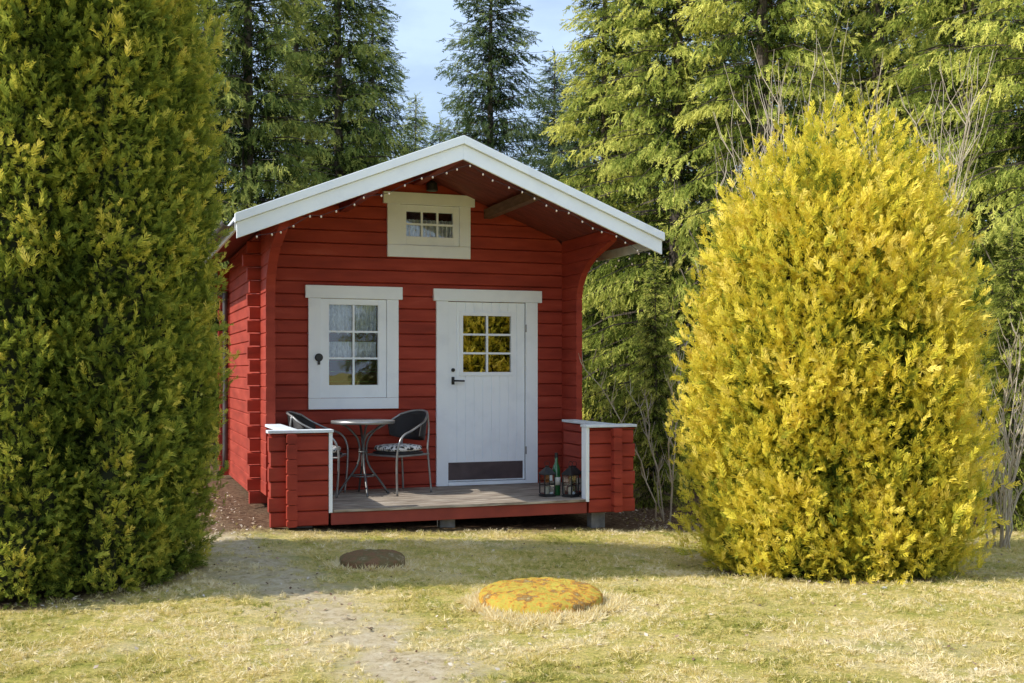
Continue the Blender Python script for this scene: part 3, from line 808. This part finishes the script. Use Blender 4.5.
for k in range(9):
    a = 2 * PI * k / 9 + .2 + random.uniform(-.12, .12); q = .70 + random.uniform(-.04, .04)
    LH.append((q * math.cos(a) * 1.06, q * math.sin(a) * .92, random.uniform(.47, .54), random.uniform(4.3, 4.9)))
bush('thuja_hedge', HX, HY, LH, [(0, .90), (.08, .97), (.25, 1.0), (.5, 1.0), (.65, .98), (.78, .93), (.88, .80), (.95, .5), (1, .05)], 92000, .074, M['thuja'], 'tall dense green thuja filling the left side of the lawn', 'thuja', .16, 3, .46, .08, .13, .12, .42, 2.3, .32)
LG = [(0, 0, .78, 3.15), (.34, .10, .48, 3.42), (-.30, .05, .46, 3.30), (.05, -.2, .48, 3.46)]
for k in range(9):
    a = 2 * PI * k / 9 + random.uniform(-.2, .2); q = .54 + random.uniform(-.06, .07)
    LG.append((q * math.cos(a), q * math.sin(a), random.uniform(.36, .47), random.uniform(2.4, 3.2)))
bush('golden_thuja', BX, BY, LG, [(0, .82), (.06, .92), (.2, 1.0), (.45, 1.03), (.65, 1.0), (.77, .92), (.87, .76), (.94, .50), (1, .08)], 82000, .082, M['gold'], 'big rounded golden yellow thuja right of the cabin', 'thuja', .28, 23, .52, .16, .16, .26, .55, 2.6, .34)

# ------------------------------------------------------------ spruces
bl = [(0, 0, 0, 1.0, .075)]
for i in range(6):
    x = .05 + i * .145; L = .30 * (1 - i * .07)
    for q in (0, 1): bl.append((x + .05 * q, random.uniform(28, 48), q * 180 + random.uniform(-70, 70), L * random.uniform(.8, 1.2), .075))
SP = template(bl, .2)
def spruce_data(H, R, seed, m, step=.22, droop=.5, hang=.6, size=1.0, base=.5, gap=0, dens=.055):
    random.seed(seed); P = []; D = []; sc = []; ti = []; mb = MB()
    mb.tube([(0, 0, -.2), (.03, .02, H * .3), (0, .05, H * .7), (0, 0, H)], .05 + H * .009, 9, .012)
    z = base
    while z < H - .15:
        t = z / H
        nb = random.choice((5, 5, 6)) if t < .93 else 4
        a0 = random.random() * 6.28
        for k in range(nb):
            if random.random() < gap: continue
            a = a0 + k * 6.28 / nb + random.gauss(0, .25); zz = z + random.uniform(-.08, .08)
            L = (R * (1 - t) ** .82 * random.uniform(.55, 1.15) + .12) * (.75 + .25 * min(1, t / .12))
            rise = .35 * t + random.uniform(-.1, .08); dr = droop * (1 - t * .7) * random.uniform(.6, 1.2)
            h = Vector((math.cos(a), math.sin(a), 0)); p = Vector((-h.y, h.x, 0))
            bt_ = random.gauss(0, .12)
            def pos(s): return Vector((0, 0, zz)) + h * (s * L) + Vector((0, 0, (rise * s - dr * s * s + .16 * dr * s ** 4) * L))
            mb.tube([pos(0), pos(.5), pos(.98)], .010 + .006 * L, 3, .003)
            ns = max(4, int(L / dens))
            for i in range(ns):
                s = .06 + .94 * (i + random.random() * .6) / ns
                if s < .35 and random.random() < .35: continue
                q = pos(min(s, 1)); w_ = (1 - .5 * s)
                for sd in (-1, 1):
                    off = random.uniform(0, .30) * w_ * min(1, L)
                    q2 = q + p * sd * off - Vector((0, 0, off * .5 + random.uniform(0, .10)))
                    P.append(q2); D.append(h * random.uniform(-.2, .7) + p * random.gauss(0, .4) + Vector((0, 0, -random.uniform(.2, 1.6) * (1.15 - t))))
                    sc.append(size * (.10 + .09 * w_ * min(1, L)) * random.uniform(.6, 1.3)); ti.append(-.04 + .72 * s + bt_ + random.gauss(0, .10))  # tint darkens toward the trunk as inner shade, paler tips as sunlit
                if random.random() < hang:
                    P.append(q + p * random.gauss(0, .12) - Vector((0, 0, random.uniform(0, .12)))); D.append(h * .1 + p * random.gauss(0, .15) + Vector((0, 0, -1)) * (1.1 - t) + h * t * .5)
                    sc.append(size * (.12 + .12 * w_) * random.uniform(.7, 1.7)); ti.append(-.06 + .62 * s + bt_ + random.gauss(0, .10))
            P.append(pos(.97)); D.append(h + Vector((0, 0, random.uniform(-.3, .2)))); sc.append(size * .18); ti.append(.78 + bt_)
        z += step * (1 - .45 * t) * random.uniform(.75, 1.25)
    for k in range(4):
        P.append(Vector((0, 0, H - .35 + .1 * k))); D.append(Vector((random.gauss(0, .3), random.gauss(0, .3), 1))); sc.append(.3); ti.append(.5)
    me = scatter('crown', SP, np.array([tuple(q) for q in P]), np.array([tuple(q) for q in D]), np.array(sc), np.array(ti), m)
    tr = bpy.data.meshes.new('trunk'); tr.from_pydata(mb.v, [], mb.f); tr.materials.append(M['bark'])
    return me, tr
DAT = {
    'L': spruce_data(13, 2.4, 1, M['spruceL'], .24, .45, .9, 1.0, .4),
    'L2': spruce_data(12, 2.3, 2, M['spruceL'], .25, .6, 1.0, 1.0, .6, .08),
    'C': spruce_data(11.6, 3.0, 3, M['spruceD'], .22, .35, .8, 1.0, .4, .05),
    'R': spruce_data(14, 2.6, 4, M['spruceR'], .24, .6, 1.0, .95, .2, .05),
    'R2': spruce_data(12.5, 2.4, 5, M['spruceR'], .24, .75, 1.0, .95, .1, .06),
}
random.seed(99)
def tree(kind, px, d, s, label, group=None, xy=None):
    x, y = xy if xy else ((px - 512) / F * d, d)
    r = empty('spruce_tree', (x, y, gz(x, y) - .05), random.random() * 6.28, label, 'tree', group); r.scale = (s, s, s)
    mobj('crown', DAT[kind][0], r); mobj('trunk', DAT[kind][1], r)
GB = 'spruces in the woods behind'
tree('L', 250, 20, 1.0, 'tall green spruce just left of the cabin roof')
tree('L2', 340, 21.5, 1.02, 'sparse drooping spruce rising behind the left slope of the cabin roof')
tree('C', 492, 24, .95, 'slender dark spruce standing alone against the sky behind the roof ridge')
tree('R2', 607, 20, .86, 'spruce behind the right slope of the roof, right of the sky gap')
tree('R', 675, 18, .95, 'tall bright yellow green spruce between the cabin and the golden bush')
tree('R2', 765, 16.5, 1.0, 'tall bright spruce behind the left side of the golden bush')
tree('R', 880, 18.5, 1.0, 'tall light spruce rising behind the top of the golden bush')
tree('R2', 965, 15.5, 1.0, 'tall light spruce behind the right side of the golden bush')
tree('R', 1060, 13.5, .85, 'light drooping spruce cut off by the right edge of the photo')
tree('R2', 655, 14.2, .26, 'low young spruce filling the gap between the cabin corner and the golden bush')
tree('R2', 1012, 12.2, .27, 'low young spruce at the right edge, right of the golden bush')
tree('L', 150, 19, 1.0, 'tall spruce mostly hidden behind the green thuja')
lab = 'spruce among the darker trees of the woods behind the cabin'
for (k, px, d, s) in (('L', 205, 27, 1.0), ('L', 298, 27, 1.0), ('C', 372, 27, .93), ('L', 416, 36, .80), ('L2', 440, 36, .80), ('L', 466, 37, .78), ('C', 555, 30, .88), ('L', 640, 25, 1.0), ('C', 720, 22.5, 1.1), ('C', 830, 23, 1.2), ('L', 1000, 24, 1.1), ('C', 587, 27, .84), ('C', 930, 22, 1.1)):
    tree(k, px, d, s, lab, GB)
lab2 = 'unseen spruce added across the garden to darken the cabin window reflections'
for (k, x, y, s) in (('L', 12, 0, .7), ('L', 15.5, -3, .8), ('L2', 10, -5, .7)):  # out-of-view trees added to give the panes a dark reflection
    tree(k, 0, 0, s, lab2, 'spruces added for the window reflections', xy=(x, y))

P = []; D = []; sc = []; ti = []
for i in range(46):
    a = -.62 + 1.24 * i / 45 + random.gauss(0, .008); d = random.uniform(46, 62); x0, y0 = d * math.sin(a), d * math.cos(a); H = random.uniform(8, 11)
    for k in range(330):
        t = random.random() ** 1.3; r = (1 - t) * 2.6 * random.random() ** .4; b = random.random() * 6.28
        P.append((x0 + r * math.cos(b), y0 + r * math.sin(b), .3 + t * H)); D.append((math.cos(b), math.sin(b), -.3)); sc.append(random.uniform(.8, 1.4) * (1.1 - .5 * t)); ti.append(random.random())
me = scatter('far_woods', SP, np.array(P), np.array(D), np.array(sc), np.array(ti), M['spruceD'])
tag(mobj('far_woods', me), 'far off dark spruce woods closing the view', 'woods', kind='stuff')

# ------------------------------------------------------------ bare shrubs
def bare_shrub(px, d, H, n, spread, label, lean=(0, 0), r0=.010):
    x, y = (px - 512) / F * d, d
    r = empty('bare_shrub', (x, y, gz(x, y) - .03), 0, label, 'shrub')
    mb = MB(); mt = MB()
    for k in range(n):
        a = random.random() * 6.28; h = H * random.uniform(.55, 1.05); sp = spread * random.uniform(.3, 1)
        p = Vector((math.cos(a) * .25 * spread * random.random(), math.sin(a) * .25 * spread * random.random(), 0)); pts = [p.copy()]
        seg = 8; dirx = Vector((math.cos(a) * sp + lean[0], math.sin(a) * sp + lean[1], 0))
        for i in range(seg):
            t = (i + 1) / seg
            p = p + Vector((dirx.x * t * 1.6 / seg + random.gauss(0, .03), dirx.y * t * 1.6 / seg + random.gauss(0, .03), h / seg * (1 - .25 * t))); pts.append(p.copy())
            if i > 0:
                for q in range(3):
                    b = random.random() * 6.28; L = random.uniform(.25, .7) * h * .20
                    e1 = p + Vector((math.cos(b) * L * .3, math.sin(b) * L * .3, L * .5)); e2 = e1 + Vector((math.cos(b + .4) * L * .18, math.sin(b + .4) * L * .18, L * .6))
                    mt.tube([p, e1, e2], .005, 3, .002)
        mb.tube(pts, r0, 4, .004)
    mb.build('stem', M['twig'], r); mt.build('twigs', M['twig'], r)
bare_shrub(668, 12.8, 2.4, 5, 1.0, 'few thin bare twigs left of the golden bush')
bare_shrub(778, 12.0, 5.3, 26, .7, 'tall bare shoots rising above the left of the golden bush')
bare_shrub(905, 12.2, 5.2, 30, .9, 'tall bare shoots rising above the right of the golden bush')
bare_shrub(1003, 10.9, 2.6, 14, .7, 'thin bare stems at the right edge, behind the golden bush', (.2, 0))

# ------------------------------------------------------------ light, sky, camera
el = math.radians(42); sd = Vector((-.945, -.325, 0)).normalized()
az = math.atan2(sd.x, sd.y)
d = Vector((sd.x * math.cos(el), sd.y * math.cos(el), math.sin(el)))
L = bpy.data.lights.new('sun', 'SUN'); L.energy = 5.0; L.angle = math.radians(.5); L.color = (1, .96, .88)
so = bpy.data.objects.new('sun', L); col.objects.link(so); so.rotation_euler = d.to_track_quat('Z', 'Y').to_euler(); so.location = d * 30
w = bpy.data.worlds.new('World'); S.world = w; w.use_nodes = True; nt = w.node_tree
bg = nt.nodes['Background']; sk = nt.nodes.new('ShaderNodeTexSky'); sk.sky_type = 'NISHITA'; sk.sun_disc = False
sk.sun_elevation = el; sk.sun_rotation = az; sk.air_density = 1.0; sk.dust_density = 1.0
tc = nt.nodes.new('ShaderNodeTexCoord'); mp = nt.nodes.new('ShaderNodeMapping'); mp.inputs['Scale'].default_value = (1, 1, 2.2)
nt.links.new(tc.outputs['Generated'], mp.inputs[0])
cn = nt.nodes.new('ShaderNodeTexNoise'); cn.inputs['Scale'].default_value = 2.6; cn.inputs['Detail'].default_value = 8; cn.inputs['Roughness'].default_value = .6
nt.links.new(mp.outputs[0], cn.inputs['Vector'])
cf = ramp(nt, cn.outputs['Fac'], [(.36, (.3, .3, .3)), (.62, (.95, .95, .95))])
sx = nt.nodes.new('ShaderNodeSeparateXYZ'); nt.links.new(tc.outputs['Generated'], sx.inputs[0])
gr = nt.nodes.new('ShaderNodeMapRange'); gr.inputs['From Min'].default_value = .5; gr.inputs['From Max'].default_value = -.3  # brighter cloud added behind the camera to lift fill on the front
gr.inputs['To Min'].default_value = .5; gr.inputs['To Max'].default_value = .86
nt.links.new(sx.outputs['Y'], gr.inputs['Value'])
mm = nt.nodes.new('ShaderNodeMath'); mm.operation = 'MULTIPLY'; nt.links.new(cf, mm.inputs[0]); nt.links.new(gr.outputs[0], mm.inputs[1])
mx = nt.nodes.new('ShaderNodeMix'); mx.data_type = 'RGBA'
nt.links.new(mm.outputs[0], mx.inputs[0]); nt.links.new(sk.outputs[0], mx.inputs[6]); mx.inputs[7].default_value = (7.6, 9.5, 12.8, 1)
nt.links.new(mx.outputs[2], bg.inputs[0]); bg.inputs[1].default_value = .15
S.view_settings.view_transform = 'Standard'; S.view_settings.look = 'None'; S.view_settings.exposure = 0
cd = bpy.data.cameras.new('camera'); cd.lens = F / 1024 * 36; cd.sensor_width = 36; cd.shift_y = 28.5 / 1024; cd.clip_end = 2000
co = bpy.data.objects.new('camera', cd); col.objects.link(co); co.location = (0, 0, EYE); co.rotation_euler = (PI / 2, 0, 0)
S.camera = co
